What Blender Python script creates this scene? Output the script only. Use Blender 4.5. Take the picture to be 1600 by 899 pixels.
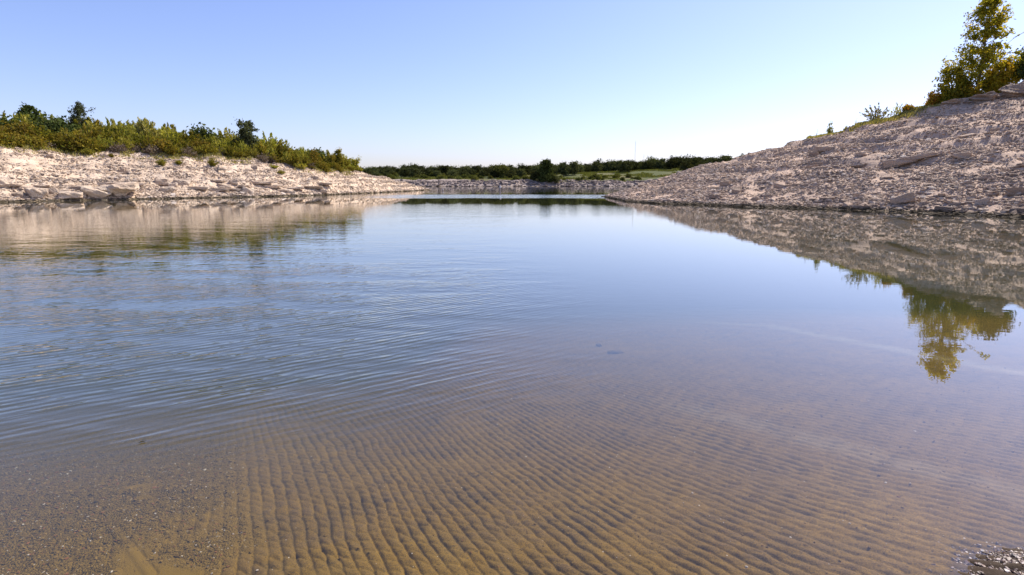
import bpy, math
import numpy as np
from mathutils import Vector

# ------------------------------------------------------------------ camera, light, exposure
C = bpy.context.scene
for o in list(bpy.data.objects): bpy.data.objects.remove(o)
R = math.radians
EYE = 1.6
F = 880.0
PITCH = math.atan((449.5 - 286.0) / F)
cam = bpy.data.cameras.new('camera'); co = bpy.data.objects.new('camera', cam)
C.collection.objects.link(co); C.camera = co
cam.sensor_width = 36; cam.lens = 36 * F / 1600; cam.clip_start = 0.05; cam.clip_end = 20000
co.location = (0, 0, EYE); co.rotation_euler = (math.pi / 2 - PITCH, 0, 0)

SUN_AZ, SUN_EL = R(57), R(50)          # azimuth clockwise from +Y
w = bpy.data.worlds.new("World"); C.world = w; w.use_nodes = True
nt = w.node_tree; nt.nodes.clear()
sky = nt.nodes.new('ShaderNodeTexSky'); sky.sky_type = 'NISHITA'; sky.sun_disc = False
sky.sun_elevation = SUN_EL; sky.sun_rotation = SUN_AZ
sky.air_density = 1.0; sky.dust_density = 1.1; sky.ozone_density = 1.6; sky.altitude = 200
tintn = nt.nodes.new('ShaderNodeMix'); tintn.data_type = 'RGBA'; tintn.blend_type = 'MULTIPLY'
tintn.inputs[0].default_value = 1.0; tintn.inputs[7].default_value = (1.025, .985, 1.26, 1)
bg = nt.nodes.new('ShaderNodeBackground'); bg.inputs[1].default_value = 0.115
wo = nt.nodes.new('ShaderNodeOutputWorld')
nt.links.new(sky.outputs[0], tintn.inputs[6]); nt.links.new(tintn.outputs[2], bg.inputs[0])
nt.links.new(bg.outputs[0], wo.inputs[0])
sl = bpy.data.lights.new('sun', 'SUN'); sl.energy = 4.6; sl.angle = R(0.55); sl.color = (1.0, 0.93, 0.82)
so = bpy.data.objects.new('sun', sl); C.collection.objects.link(so)
sd = Vector((math.sin(SUN_AZ) * math.cos(SUN_EL), math.cos(SUN_AZ) * math.cos(SUN_EL), math.sin(SUN_EL)))
so.rotation_euler = sd.to_track_quat('Z', 'Y').to_euler(); so.location = (60, 10, 60)
vs = C.view_settings; vs.view_transform = 'Standard'; vs.look = 'None'; vs.gamma = 1; vs.use_curve_mapping = False
vs.exposure = 0.5
C.render.engine = 'CYCLES'
C.cycles.use_denoising = True
C.cycles.max_bounces = 6; C.cycles.transparent_max_bounces = 12; C.cycles.volume_bounces = 0
C.cycles.use_adaptive_sampling = True

# ------------------------------------------------------------------ small maths helpers
def rng_(s): return np.random.default_rng(s)
def ss(a, b, x):
    t = np.clip((x - a) / (b - a), 0, 1); return t * t * (3 - 2 * t)
def _h(ix, iy, s):
    n = (ix.astype(np.int64) * 374761393 + iy.astype(np.int64) * 668265263 + s * 1442695041) & 0xffffffff
    n = ((n ^ (n >> 13)) * 1274126177) & 0xffffffff
    n = ((n ^ (n >> 16)) * 2246822519) & 0xffffffff
    return ((n ^ (n >> 15)) & 0xffff) / 65535.0
def vn(x, y, s=0):
    x = np.asarray(x, float); y = np.asarray(y, float)
    ix = np.floor(x); iy = np.floor(y); fx = x - ix; fy = y - iy
    fx = fx * fx * (3 - 2 * fx); fy = fy * fy * (3 - 2 * fy)
    ix = ix.astype(np.int64); iy = iy.astype(np.int64)
    a = _h(ix, iy, s); b = _h(ix + 1, iy, s); c = _h(ix, iy + 1, s); d = _h(ix + 1, iy + 1, s)
    return (a + (b - a) * fx + (c - a) * fy + (a - b - c + d) * fx * fy) * 2 - 1
def fbm(x, y, s=0, o=4, g=0.5):
    r = 0; a = 1; f = 1
    for i in range(o):
        r = r + a * vn(x * f + 17.3 * i, y * f - 9.1 * i, s + i); a *= g; f *= 2.03
    return r
def ray(px, py):
    """direction of a photograph pixel: azimuth, tan(elevation)"""
    cx = px - 800.0; cy = 449.5 - py
    v = cy * math.cos(PITCH) - F * math.sin(PITCH); f = F * math.cos(PITCH) + cy * math.sin(PITCH)
    return math.atan2(cx, f), v / math.hypot(cx, f)
def wpt(px, py, z=0.0):
    a, t = ray(px, py); d = (z - EYE) / t
    return a, d

# ------------------------------------------------------------------ terrain tables (read off the photograph once, then fixed metres)
LS = [wpt(*p) for p in [(0, 316.5), (80, 314.5), (150, 313), (230, 311.5), (300, 310), (420, 307.5), (500, 305.5), (580, 302), (640, 299), (674, 297)]]
LA = np.array([-180, -110, -80, -60, -50]) * math.pi / 180
ls_a = np.concatenate([LA, [a for a, d in LS]]); ls_d = np.concatenate([[30, 34, 44, 56, 61], [d for a, d in LS]])
le = [(0, 228, 16), (100, 236, 16), (160, 238, 15.5), (250, 241, 15), (330, 244, 14), (400, 250, 13), (480, 262, 11), (560, 269, 8.5), (600, 277, 6), (640, 287.5, 3.5), (674, 296.8, .3)]
le_a = []; le_d = []; le_z = []
for px, py, off in le:
    a, t = ray(px, py); d = np.interp(a, ls_a, ls_d) + off
    le_a.append(a); le_d.append(d); le_z.append(EYE + d * t)
le_a = np.concatenate([LA, le_a]); le_d = np.concatenate([ls_d[:5] + 17, le_d]); le_z = np.concatenate([[5, 5, 5, 5, 5.2], le_z])
LTIP = le_a[-1]
RS = [wpt(*p) for p in [(940, 307.6), (950, 309), (978, 315), (1031, 318.5), (1150, 323), (1319, 328), (1459, 333.5), (1600, 339.5)]]
RA = np.array([50, 70, 100, 180]) * math.pi / 180
rs_a = np.concatenate([[a for a, d in RS], RA]); rs_d = np.concatenate([[d for a, d in RS], [28, 22, 18, 20]])
re_ = [(940, 307.3, 65.5), (953, 304, 65.5), (967, 301, 65), (983, 296, 65), (999, 291, 65), (1031, 278.5, 66), (1052, 272, 66), (1074, 266, 67), (1095, 261, 67), (1127, 253.6, 68), (1150, 249, 69), (1206, 234.5, 70),
       (1257, 222.8, 71), (1319, 205, 72), (1347, 196, 73), (1403, 183.5, 74), (1440, 175, 75), (1482, 166, 75), (1540, 156, 75), (1600, 148, 76)]
re_a = []; re_z = []
for px, py, d in re_:
    a, t = ray(px, py); re_a.append(a); re_z.append(EYE + d * t)
re_a = np.concatenate([re_a, RA]); re_d = np.concatenate([[q[2] for q in re_], [74, 68, 60, 60]]); re_z = np.concatenate([re_z, [11.5, 12, 12, 12]])
RTIP = re_a[0]

_a, _d = wpt(1640, 905); SHOAL = (_d * math.sin(_a), _d * math.cos(_a))
def bank_uv(x, y):
    a = np.arctan2(x, y); d = np.hypot(x, y)
    return a, d
def edge_warp(x, y):
    return 0.5 * fbm(x * .22, y * .22, 31, 4) + .22 * fbm(x * 1.1, y * 1.1, 35, 3)
def H(x, y, rough=True):
    x = np.asarray(x, float); y = np.asarray(y, float)
    a, d = bank_uv(x, y)
    # bed and boat-ramp slope the camera stands on
    wob = 0.012 * fbm(x * .9, y * .9, 3, 2)
    ramp = -0.103 * (y - 1.33) + 0.045 * np.clip(x, -12, 6) + wob * ss(2, 4, d)
    cx_, cy_ = SHOAL; ramp = ramp - .02 + 0.075 * np.exp(-((x - cx_) ** 2 / .045 + (y - cy_) ** 2 / .016))
    ramp = ramp - .13 * np.clip(y - 3.3, 0, 30) * ss(.8, -1.6, x + .12 * y) - .10 * np.clip(y - 8.5, 0, 30)
    ramp = np.where(ramp > 0.35, .35 + (ramp - .35) * .4, ramp)
    z = np.maximum(ramp, -2.6)
    # left headland
    dd = d + edge_warp(x, y) * ss(LTIP, LTIP - .25, a) * .8
    s = np.interp(a, ls_a, ls_d); e = np.interp(a, le_a, le_d); hz = np.interp(a, le_a, le_z)
    t = (dd - s) / np.maximum(e - s, .3)
    up = hz * np.where(t > 0, np.clip(t, 0, 1) ** .85, 0)
    full = ss(LTIP - .10, LTIP - .22, a)
    back = np.clip(d - e, 0, 14) * .085 * full - np.clip(d - e - 70 * full - 1.5, 0, 60) * (.05 + .12 * (1 - full))
    zl = np.where(t < 0, -np.abs(dd - s) * .16, up + np.where(t > 1, back, 0))
    rl = ss(0, .15, t) * ss(1.3, .9, t)
    st = .16 * fbm(x * .5, y * .5, 41, 5, .6) + .06 * fbm(x * 2.3, y * 2.3, 44, 3)
    ledge = np.abs(((up * 1.25 + .4 * fbm(x * .12, y * .12, 47, 2)) % 1.0) - .5) * 2
    zl = zl + rl * (st + .20 * (ss(.35, .6, ledge) - .5) * ss(.1, .3, t))
    zl = np.where((a < LTIP) & (a > -2.6), zl, -3 - (a > LTIP) * (a - LTIP) * 5)
    z = np.maximum(z, zl)
    # right headland
    dd = d + edge_warp(x + 50, y) * .7 * ss(RTIP, RTIP + .2, a)
    s = np.interp(a, rs_a, rs_d); e = np.interp(a, re_a, re_d); hz = np.interp(a, re_a, re_z)
    t = (dd - s) / np.maximum(e - s, .3)
    up = hz * np.clip(t, 0, 1) ** .92
    st = .22 * fbm(x * .33, y * .33, 61, 5, .6) + .07 * fbm(x * 1.9, y * 1.9, 64, 3)
    back = -np.clip(d - e - 1, 0, 60) * .07 - np.clip(d-e-6,0,60)*.05*ss(RTIP+.3,RTIP,a)
    led = ((up * .75 + .35 * fbm(x * .08, y * .08, 67, 3)) % 1.0)
    rl = ss(0, .12, t) * ss(1.25, .95, t) * ss(0, .08, a - RTIP)
    zr = np.where(t < 0, -np.abs(dd - s) * .16, up + np.where(t > 1, back, 0)) + rl * (st + .5 * (ss(0, .2, led) - led) * ss(.15, .4, t) * ss(.25, .45, a))
    zr = np.where((a > RTIP) & (a < 2.6), zr, -3)
    z = np.maximum(z, zr)
    # far shore, meadow and wooded rise
    fs = 252 + 5 * fbm(x * .02, 0 * y, 71, 3) + 2 * vn(x * .15, y * 0, 74) - np.clip(np.abs(x) - 90, 0, 80) * .8
    q = y - fs
    rise = np.interp(x, [-160, -60, 0, 60, 110, 200], [3.6, 3.0, 2.6, 5.0, 7.0, 8])
    zf = np.where(q < 0, q * .2, np.clip(q, 0, 4) / 4 * 2.0 + np.clip(q - 4, 0, 8) * .11 + rise * ss(4, 75, q) + ss(100, 900, q) * 3)
    zf = zf + ss(0, 3, q) * ss(30, 8, q) * .45 * fbm(x * .25, y * .25, 77, 4)
    zf = np.where(y > 100, zf, -3)
    z = np.maximum(z, zf)
    return z

def bedpt(px, py):
    z = 0.0
    for _ in range(12):
        a, d = wpt(px, py, z); z = .5 * z + .5 * float(H(d * math.sin(a), d * math.cos(a)))
    return d * math.sin(a), d * math.cos(a)
def blob(x, y, p, q, wd):
    """soft stroke from p to q, in metres"""
    (x0, y0), (x1, y1) = p, q; dx, dy = x1 - x0, y1 - y0
    t = np.clip(((x - x0) * dx + (y - y0) * dy) / (dx * dx + dy * dy), 0, 1)
    return np.hypot(x - x0 - t * dx, y - y0 - t * dy) - wd
def g0(px, py):
    a, d = wpt(px, py); return d * math.sin(a), d * math.cos(a)
def silt(x, y):
    """grooved, silted ramp bottom: relief in metres, crown mask, gravel mask, smooth patch mask, dark debris mask"""
    wx = .014 * fbm(x * 2.3, y * 2.3, 5, 3) + .007 * fbm(x * 9, y * 9, 6, 2); wy = .014 * fbm(x * 2.6, y * 2.6, 9, 3) + .007 * fbm(x * 9, y * 9, 7, 2)
    th = math.radians(27) + math.radians(15) * ss(-1.6, 2.2, x); v = (x + wx) * np.cos(th) + (y + wy) * np.sin(th)
    k = np.floor(v / .072 + .0); k0 = (k * 0).astype(np.int64)
    ga = np.abs(np.sin(math.pi * v / .072))
    left = ss(1.0, -.6, x)
    bshift = (_h(k.astype(np.int64), k0, 12) - .5) * .06 * left
    vb = ((x + wx) * .42 + (y + wy) * .907) + bshift + .012 * fbm(x * 8, y * 8, 14, 2)
    gb = np.abs(np.sin(math.pi * vb / .066))
    na = fbm(x * 4, y * 4, 15, 3); nb = fbm(x * 9 + 5, y * 9, 17, 2)
    wa = (1.25 - .25 * left) * np.clip(.85 + .45 * na, .25, 1.15)
    wb = (.22 + .38 * left) * np.clip(.70 + .6 * nb, .1, 1.1)
    A = 1 - np.exp(-ga * 3.0); B = 1 - np.exp(-gb * 3.4)
    h = .030 - .0118 * wa * (1 - A) - (.014) * wb * (1 - B) + .0042 * fbm(x * 16, y * 16, 18, 3) + .003 * fbm(x * 3.5, y * 3.5, 16, 2)
    h = h + .004 * (ga * gb)
    n1 = fbm(x * 2.1, y * 2.1, 19, 4)
    gl = ss(-.22, .26, (-1.36 - .42 * (y - 2.3)) - x + .22 * n1)
    sp = np.maximum(ss(.04, -.06, blob(x, y, bedpt(205, 762), bedpt(225, 778), .045) + .05 * fbm(x * 5, y * 5, 21, 3)),
                    ss(.10, -.10, blob(x, y, bedpt(215, 860), bedpt(235, 930), .15) + .10 * fbm(x * 4, y * 4, 22, 3)))
    gl = gl * (1 - sp)
    h = h * (1 - .62 * gl) * (1 - sp) + gl * (.008 + .006 * fbm(x * 14, y * 14, 24, 3) + .006 * n1) + sp * (.026 + .003 * fbm(x * 6, y * 6, 25, 2))
    (tx0, ty0), (tx1, ty1) = bedpt(176, 826), bedpt(232, 899)
    tl = blob(x, y, (tx0, ty0), (tx1, ty1), 0)
    h = h + .004 * ss(.022, .004, tl) - .005 * ss(.012, .0, np.abs(tl - .034)) * ((x - tx0) * (ty1 - ty0) - (y - ty0) * (tx1 - tx0) < 0)
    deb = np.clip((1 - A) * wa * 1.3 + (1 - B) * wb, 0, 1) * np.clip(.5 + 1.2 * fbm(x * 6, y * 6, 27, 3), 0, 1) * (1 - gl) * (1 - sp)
    return h, np.clip(A * .6 + B * .5 - .1, 0, 1) * (1 - gl) * (1 - sp), gl, sp, deb

# ------------------------------------------------------------------ mesh + material helpers
def mesh(name, V, Fc, smooth=False, attrs=None, mats=None):
    me = bpy.data.meshes.new(name)
    V = np.ascontiguousarray(V, np.float32); Fc = np.ascontiguousarray(Fc, np.int32)
    n, k = Fc.shape
    me.vertices.add(len(V)); me.vertices.foreach_set('co', V.ravel())
    me.loops.add(n * k); me.loops.foreach_set('vertex_index', Fc.ravel())
    me.polygons.add(n); me.polygons.foreach_set('loop_start', np.arange(n, dtype=np.int32) * k)
    me.update(calc_edges=True)
    me.polygons.foreach_set('use_smooth', np.full(n, smooth))
    for an, (dom, dat) in (attrs or {}).items():
        dat = np.ascontiguousarray(dat, np.float32)
        if dat.ndim == 1:
            at = me.attributes.new(an, 'FLOAT', dom); at.data.foreach_set('value', dat)
        else:
            at = me.attributes.new(an, 'FLOAT_COLOR', dom); at.data.foreach_set('color', dat.ravel())
    for m in mats or []: me.materials.append(m)
    return me
def link(name, me, parent=None, loc=(0, 0, 0), rz=0.0, **props):
    o = bpy.data.objects.new(name, me); C.collection.objects.link(o)
    o.location = loc; o.rotation_euler = (0, 0, rz)
    if parent: o.parent = parent
    for k, v in props.items(): o[k] = v
    return o
def material(name):
    m = bpy.data.materials.new(name); m.use_nodes = True; m.node_tree.nodes.clear(); return m, m.node_tree
class NT:
    def __init__(s, nt): s.nt = nt
    def n(s, t, **kw):
        nd = s.nt.nodes.new(t)
        for k, v in kw.items(): setattr(nd, k, v)
        return nd
    def set(s, sock, v):
        if isinstance(v, bpy.types.NodeSocket): s.nt.links.new(v, sock)
        else: sock.default_value = v
    def math(s, op, a, b=0.0, c=0.0, clamp=False):
        m = s.n('ShaderNodeMath', operation=op, use_clamp=clamp)
        s.set(m.inputs[0], a); s.set(m.inputs[1], b); s.set(m.inputs[2], c); return m.outputs[0]
    def mix(s, f, a, b, bt='MIX'):
        m = s.n('ShaderNodeMix', data_type='RGBA', blend_type=bt)
        s.set(m.inputs[0], f); s.set(m.inputs[6], a if isinstance(a, bpy.types.NodeSocket) else (*a[:3], 1)); s.set(m.inputs[7], b if isinstance(b, bpy.types.NodeSocket) else (*b[:3], 1)); return m.outputs[2]
    def ramp(s, f, lo, hi, a=0.0, b=1.0):
        m = s.n('ShaderNodeMapRange', interpolation_type='SMOOTHSTEP')
        s.set(m.inputs[0], f); m.inputs[1].default_value = lo; m.inputs[2].default_value = hi; m.inputs[3].default_value = a; m.inputs[4].default_value = b
        return m.outputs[0]
    def noise(s, vec, sc, det=4, ro=.55, dist=0.0):
        m = s.n('ShaderNodeTexNoise'); s.set(m.inputs['Vector'], vec); m.inputs['Scale'].default_value = sc
        m.inputs['Detail'].default_value = det; m.inputs['Roughness'].default_value = ro; m.inputs['Distortion'].default_value = dist
        return m.outputs[0]
    def pos(s): return s.n('ShaderNodeNewGeometry').outputs['Position']
    def mapping(s, vec, rot=0.0, scale=(1, 1, 1)):
        m = s.n('ShaderNodeMapping', vector_type='TEXTURE' if False else 'POINT'); s.set(m.inputs[0], vec)
        m.inputs['Rotation'].default_value = (0, 0, rot); m.inputs['Scale'].default_value = scale; return m.outputs[0]
    def attr(s, n): return s.n('ShaderNodeAttribute', attribute_name=n)
    def bump(s, h, dist, st=1.0, normal=None):
        b = s.n('ShaderNodeBump'); s.set(b.inputs['Height'], h); b.inputs['Distance'].default_value = dist; b.inputs['Strength'].default_value = st
        if normal: s.set(b.inputs['Normal'], normal)
        return b.outputs[0]
    def out(s, surf, vol=None):
        o = s.n('ShaderNodeOutputMaterial')
        if surf: s.nt.links.new(surf, o.inputs[0])
        if vol: s.nt.links.new(vol, o.inputs[1])
    def pbr(s, col, rough=.9, normal=None, spec=.25):
        p = s.n('ShaderNodeBsdfPrincipled'); s.set(p.inputs['Base Color'], col if isinstance(col, bpy.types.NodeSocket) else (*col, 1))
        s.set(p.inputs['Roughness'], rough); p.inputs['Specular IOR Level'].default_value = spec
        if normal: s.set(p.inputs['Normal'], normal)
        return p.outputs[0]

# ---- limestone palettes
def rock_color(N, P, sc=1.0):
    n1 = N.noise(P, 1.1 * sc, 5, .6); n2 = N.noise(P, 9 * sc, 3, .6)
    c = N.mix(N.ramp(n1, .35, .65), (.61, .455, .32), (.72, .575, .425))
    c = N.mix(N.ramp(n2, .50, .72, 0, .55), c, (.30, .25, .22))
    return c
def make_ground():
    m, t = material('limestone_bank_silt_and_meadow'); N = NT(t); P = N.pos()
    z = N.attr('zone'); sep = N.n('ShaderNodeSeparateColor'); t.links.new(z.outputs['Color'], sep.inputs[0])
    zr = sep.outputs[0]; zg = sep.outputs[1]; zb = sep.outputs[2]
    r2 = N.attr('relief'); sp2 = N.n('ShaderNodeSeparateColor'); t.links.new(r2.outputs['Color'], sp2.inputs[0])
    rock = rock_color(N, P)
    sand = N.mix(N.ramp(N.noise(P, .35, 4, .6), .4, .62), rock, (.58, .44, .31))
    sand = N.mix(zr, sand, N.mix(N.noise(P, 2.0, 4), (.46, .325, .235), (.64, .475, .345)))      # greyer right bank
    sand = N.mix(N.math('MULTIPLY', N.attr('farshore').outputs['Fac'], .85), sand, N.mix(N.noise(P, .3, 4), (.16, .13, .12), (.36, .30, .27)))
    band = N.noise(N.mapping(P, 0, (.10, .10, 2.6)), 1.0, 5, .65)
    sand = N.mix(N.ramp(band, .50, .66, 0, .55), sand, (.25, .19, .155))
    # silt
    p1 = N.noise(P, 9, 5, .65); p2 = N.noise(P, 60, 3, .6); p3 = N.noise(P, 1.3, 3, .5)
    s = N.mix(N.ramp(p1, .35, .65), (.136, .078, .006), (.192, .114, .010))
    s = N.mix(N.math('MULTIPLY', N.ramp(p3, .3, .6, .4, 1), N.math('MULTIPLY', sp2.outputs[0], N.ramp(p1, .35, .65, .3, .95))), s, (.098, .060, .022))   # algae film on the crowns
    s = N.mix(N.ramp(p2, .52, .75, 0, .6), s, (.042, .030, .010))
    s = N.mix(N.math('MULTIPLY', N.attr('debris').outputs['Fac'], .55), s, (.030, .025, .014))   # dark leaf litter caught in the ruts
    p4 = N.noise(P, 170, 5, .75); s = N.mix(1.0, s, N.mix(N.ramp(p4, .36, .64), (.62, .62, .60), (1.55, 1.50, 1.42)), 'MULTIPLY')
    s = N.mix(sp2.outputs[2], s, (.165, .097, .010))
    vor = N.n('ShaderNodeTexVoronoi'); N.set(vor.inputs['Vector'], P); vor.inputs['Scale'].default_value = 95
    vh = N.n('ShaderNodeSeparateColor'); t.links.new(vor.outputs['Color'], vh.inputs[0])
    gcol = N.mix(vh.outputs[0], (.085, .050, .006), (.20, .122, .020))
    gcol = N.mix(N.ramp(vh.outputs[1], .985, .99), gcol, (.36, .30, .22))
    s = N.mix(sp2.outputs[1], s, gcol)
    s = N.mix(N.math('MULTIPLY', N.attr('pale').outputs['Fac'], N.ramp(N.noise(P, 4, 3), .3, .6, .4, 1)), s, (.30, .24, .14))
    # meadow
    g = N.mix(N.ramp(N.noise(P, .05, 4, .6), .42, .6), (.085, .095, .030), (.145, .125, .052))
    g = N.mix(N.ramp(N.noise(P, .5, 3), .5, .7, 0, .6), g, (.10, .12, .04))
    px_ = N.n('ShaderNodeSeparateXYZ'); t.links.new(P, px_.inputs[0])
    s = N.mix(N.ramp(px_.outputs[2], -.012, .004), s, N.mix(p1, (.045, .030, .018), (.085, .058, .036)))   # bare wet mud
    c = N.mix(zg, sand, g); c = N.mix(zb, c, s)
    # waterline stain of algae and wet stone just above the lake
    sx = N.n('ShaderNodeSeparateXYZ'); t.links.new(P, sx.inputs[0])
    zz = N.math('ADD', sx.outputs[2], N.math('MULTIPLY', N.math('SUBTRACT', N.noise(P, 3, 3), .5), .35))
    st = N.math('MULTIPLY', N.ramp(zz, .22, .06), N.math('SUBTRACT', 1.0, zb))
    c = N.mix(N.math('MULTIPLY', st, .75), c, (.10, .075, .035))
    wet = N.ramp(sx.outputs[2], .03, .0, .0, 1.0)
    hb = N.math('MULTIPLY', N.noise(P, 7, 5, .7), N.math('SUBTRACT', 1.0, zb))
    b = N.bump(hb, .12, .8)
    hs = N.math('ADD', N.math('MULTIPLY', N.noise(P, 120, 3, .7), .3), N.math('MULTIPLY', N.math('MULTIPLY', vor.outputs['Distance'], sp2.outputs[1]), -1.0))
    b2 = N.bump(N.math('MULTIPLY', hs, zb), .012, 1.0, b)
    N.out(N.pbr(c, .92, b2, .2)); return m
def make_rockmat(name, grey=0.0, shade=None):
    m, t = material(name); N = NT(t); P = N.pos()
    col = rock_color(N, P, 1.0)
    grey_c = N.mix(N.noise(P, 3, 4), (.47, .335, .24), (.66, .495, .36))
    col = N.mix(grey, col, grey_c)
    if shade: col = N.mix(.8, col, shade)
    band = N.noise(N.mapping(P, 0, (.10, .10, 2.6)), 1.0, 5, .65)
    col = N.mix(N.ramp(band, .50, .66, 0, .5), col, (.26, .20, .165))
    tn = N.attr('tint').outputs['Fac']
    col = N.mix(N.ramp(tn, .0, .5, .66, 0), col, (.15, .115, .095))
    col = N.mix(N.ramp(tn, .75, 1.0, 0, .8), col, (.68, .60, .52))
    sx = N.n('ShaderNodeSeparateXYZ'); t.links.new(P, sx.inputs[0])
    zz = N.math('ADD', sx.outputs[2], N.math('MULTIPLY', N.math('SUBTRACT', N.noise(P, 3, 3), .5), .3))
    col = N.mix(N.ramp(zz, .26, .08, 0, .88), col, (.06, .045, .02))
    b = N.bump(N.noise(P, 9, 7, .75), .16, 1.0)
    N.out(N.pbr(col, .9, b, .2)); return m
def make_leaf(name, a, b, c=None, tr=.35, orand=.3):
    """a..b: leaf colours mixed by a per-leaf value; c: rarer third colour"""
    m, t = material(name); N = NT(t)
    tn = N.attr('tint').outputs['Fac']
    col = N.mix(tn, a, b)
    if c: col = N.mix(N.ramp(N.attr('odd').outputs['Fac'], .55, .8), col, c)
    oi = N.n('ShaderNodeObjectInfo').outputs['Random']
    hv = N.n('ShaderNodeHueSaturation'); N.set(hv.inputs['Hue'], N.math('ADD', .5 - .012, N.math('MULTIPLY', oi, .024)))
    N.set(hv.inputs['Value'], N.math('ADD', 1 - orand, N.math('MULTIPLY', N.math('FRACT', N.math('MULTIPLY', oi, 7.31)), 2 * orand)))
    N.set(hv.inputs['Color'], col); col = hv.outputs[0]
    d = N.n('ShaderNodeBsdfDiffuse'); N.set(d.inputs[0], col)
    tl = N.n('ShaderNodeBsdfTranslucent'); N.set(tl.inputs[0], N.mix(1.0, col, (1.5, 1.35, .6), 'MULTIPLY'))
    mx = N.n('ShaderNodeMixShader'); mx.inputs[0].default_value = tr
    t.links.new(d.outputs[0], mx.inputs[1]); t.links.new(tl.outputs[0], mx.inputs[2]); N.out(mx.outputs[0]); return m
def make_bark(name, c1, c2):
    m, t = material(name); N = NT(t); P = N.pos(); n = N.noise(N.mapping(P, 0, (6, 6, 1.5)), 3, 4)
    N.out(N.pbr(N.mix(n, c1, c2), .9, N.bump(n, .03, .7))); return m
M_ground = make_ground()
M_rock_l = make_rockmat('cream_limestone', 0.0); M_rock_r = make_rockmat('grey_pink_limestone', .85)
M_rock_f = make_rockmat('far_shore_limestone', .55, (.22, .18, .17))
M_bark = make_bark('brown_bark', (.10, .075, .05), (.22, .17, .12)); M_twig = make_bark('grey_twig', (.16, .13, .10), (.28, .24, .20))
L_syc = make_leaf('sycamore_leaf', (.11, .12, .018), (.30, .27, .038), (.48, .37, .04), .55, .08)
L_yel = make_leaf('autumn_leaf', (.24, .19, .025), (.48, .35, .045), (.36, .17, .03), .5, .10)
L_gre = make_leaf('baccharis_leaf', (.145, .155, .022), (.34, .33, .062), (.42, .38, .10), .38, .25)
L_olv = make_leaf('olive_leaf', (.10, .11, .016), (.24, .22, .035), (.29, .22, .045), .35, .25)
L_rus = make_leaf('rust_leaf', (.13, .10, .018), (.26, .20, .035), (.13, .14, .02), .3, .22)
L_plu = make_leaf('pale_plume', (.34, .32, .09), (.60, .54, .20), (.2, .22, .05), .35, .1)
L_drk = make_leaf('dark_evergreen_leaf', (.042, .060, .018), (.105, .125, .038), None, .2, .25)
L_far = make_leaf('far_oak_leaf', (.042, .052, .022), (.105, .112, .045), None, .2, .5)
L_fgr = make_leaf('far_willow_leaf', (.08, .095, .022), (.17, .17, .05), None, .25, .3)
L_gry = make_leaf('dead_grey_leaf', (.12, .09, .065), (.24, .19, .14), None, .2, .25)
L_ggr = make_leaf('grey_green_leaf', (.05, .062, .030), (.12, .135, .07), None, .25, .05)
L_ygr = make_leaf('golden_green_leaf', (.28, .25, .03), (.55, .45, .05), (.5, .33, .04), .55, .05)
L_grs = make_leaf('dry_grass_blade', (.16, .17, .04), (.40, .34, .14), None, .3, .2)

# ------------------------------------------------------------------ the ground: one sheet to the horizon
def seg(a, b, st): return list(np.exp(np.arange(math.log(a), math.log(b), st)))
rad = np.array([.03, .3, .6, .9, 1.2, 1.45, 1.65, 1.8] + seg(1.9, 7, .0031) + seg(7, 25, .008) + seg(25, 135, .0046) + seg(135, 320, .008) + seg(320, 900, .03) + seg(900, 6000, .15) + [7000])
ang = np.concatenate([np.linspace(-180, -52, 90)[:-1], np.linspace(-52, 52, 1080), np.linspace(52, 180, 90)[1:]]) * math.pi / 180
RR, AA = np.meshgrid(rad, ang, indexing='ij')
X = (RR * np.sin(AA)).ravel(); Y = (RR * np.cos(AA)).ravel()
Z = H(X, Y)
near = (np.hypot(X, Y) < 12) & (Y > -1)
crown = np.zeros_like(X); grav = np.zeros_like(X); patch = np.zeros_like(X)
hs, ca, gl, spt, cb = silt(X[near], Y[near])
fade = ss(12, 8, np.hypot(X[near], Y[near]))
Z[near] += (hs - .026) * fade
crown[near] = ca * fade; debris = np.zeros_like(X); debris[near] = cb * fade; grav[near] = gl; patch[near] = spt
nr, na = RR.shape
i, j = np.meshgrid(np.arange(nr - 1), np.arange(na - 1), indexing='ij')
a0 = (i * na + j).ravel(); Fq = np.stack([a0, a0 + 1, a0 + na + 1, a0 + na], 1)[:, ::-1]
D_ = np.hypot(X, Y)
zone = np.zeros((len(X), 4)); zone[:, 3] = 1; farb = ss(200, 230, Y)
AZ = np.arctan2(X, Y)
zone[:, 0] = ((AZ > RTIP - .01) & (Y < 150)) * 1.0
ee = np.interp(AZ, le_a, le_d); er = np.interp(AZ, re_a, re_d)
mead = ss(-.5, 1.5, D_ - ee + fbm(X * .4, Y * .4, 81, 3)) * (AZ < le_a[-4]) * (D_ > 40)
meadf = ss(9, 15, Y - 252 + 5 * fbm(X * .06, Y * .06, 83, 3) - 3 * vn(X * .02, 0 * Y, 84)) * (Y > 200)
meadr = ss(-1.5, .5, D_ - er + .8 * fbm(X * .5, Y * .5, 85, 2)) * (AZ > .42) * (AZ < 2)
zone[:, 1] = np.clip(mead + meadf + meadr * .8, 0, 1)
zone[:, 2] = ss(22, 12, D_) * (Z < .6) * (np.abs(AZ) < 2.4)
rel = np.zeros((len(X), 4)); rel[:, 3] = 1; rel[:, 0] = crown; rel[:, 1] = grav; rel[:, 2] = patch
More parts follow.
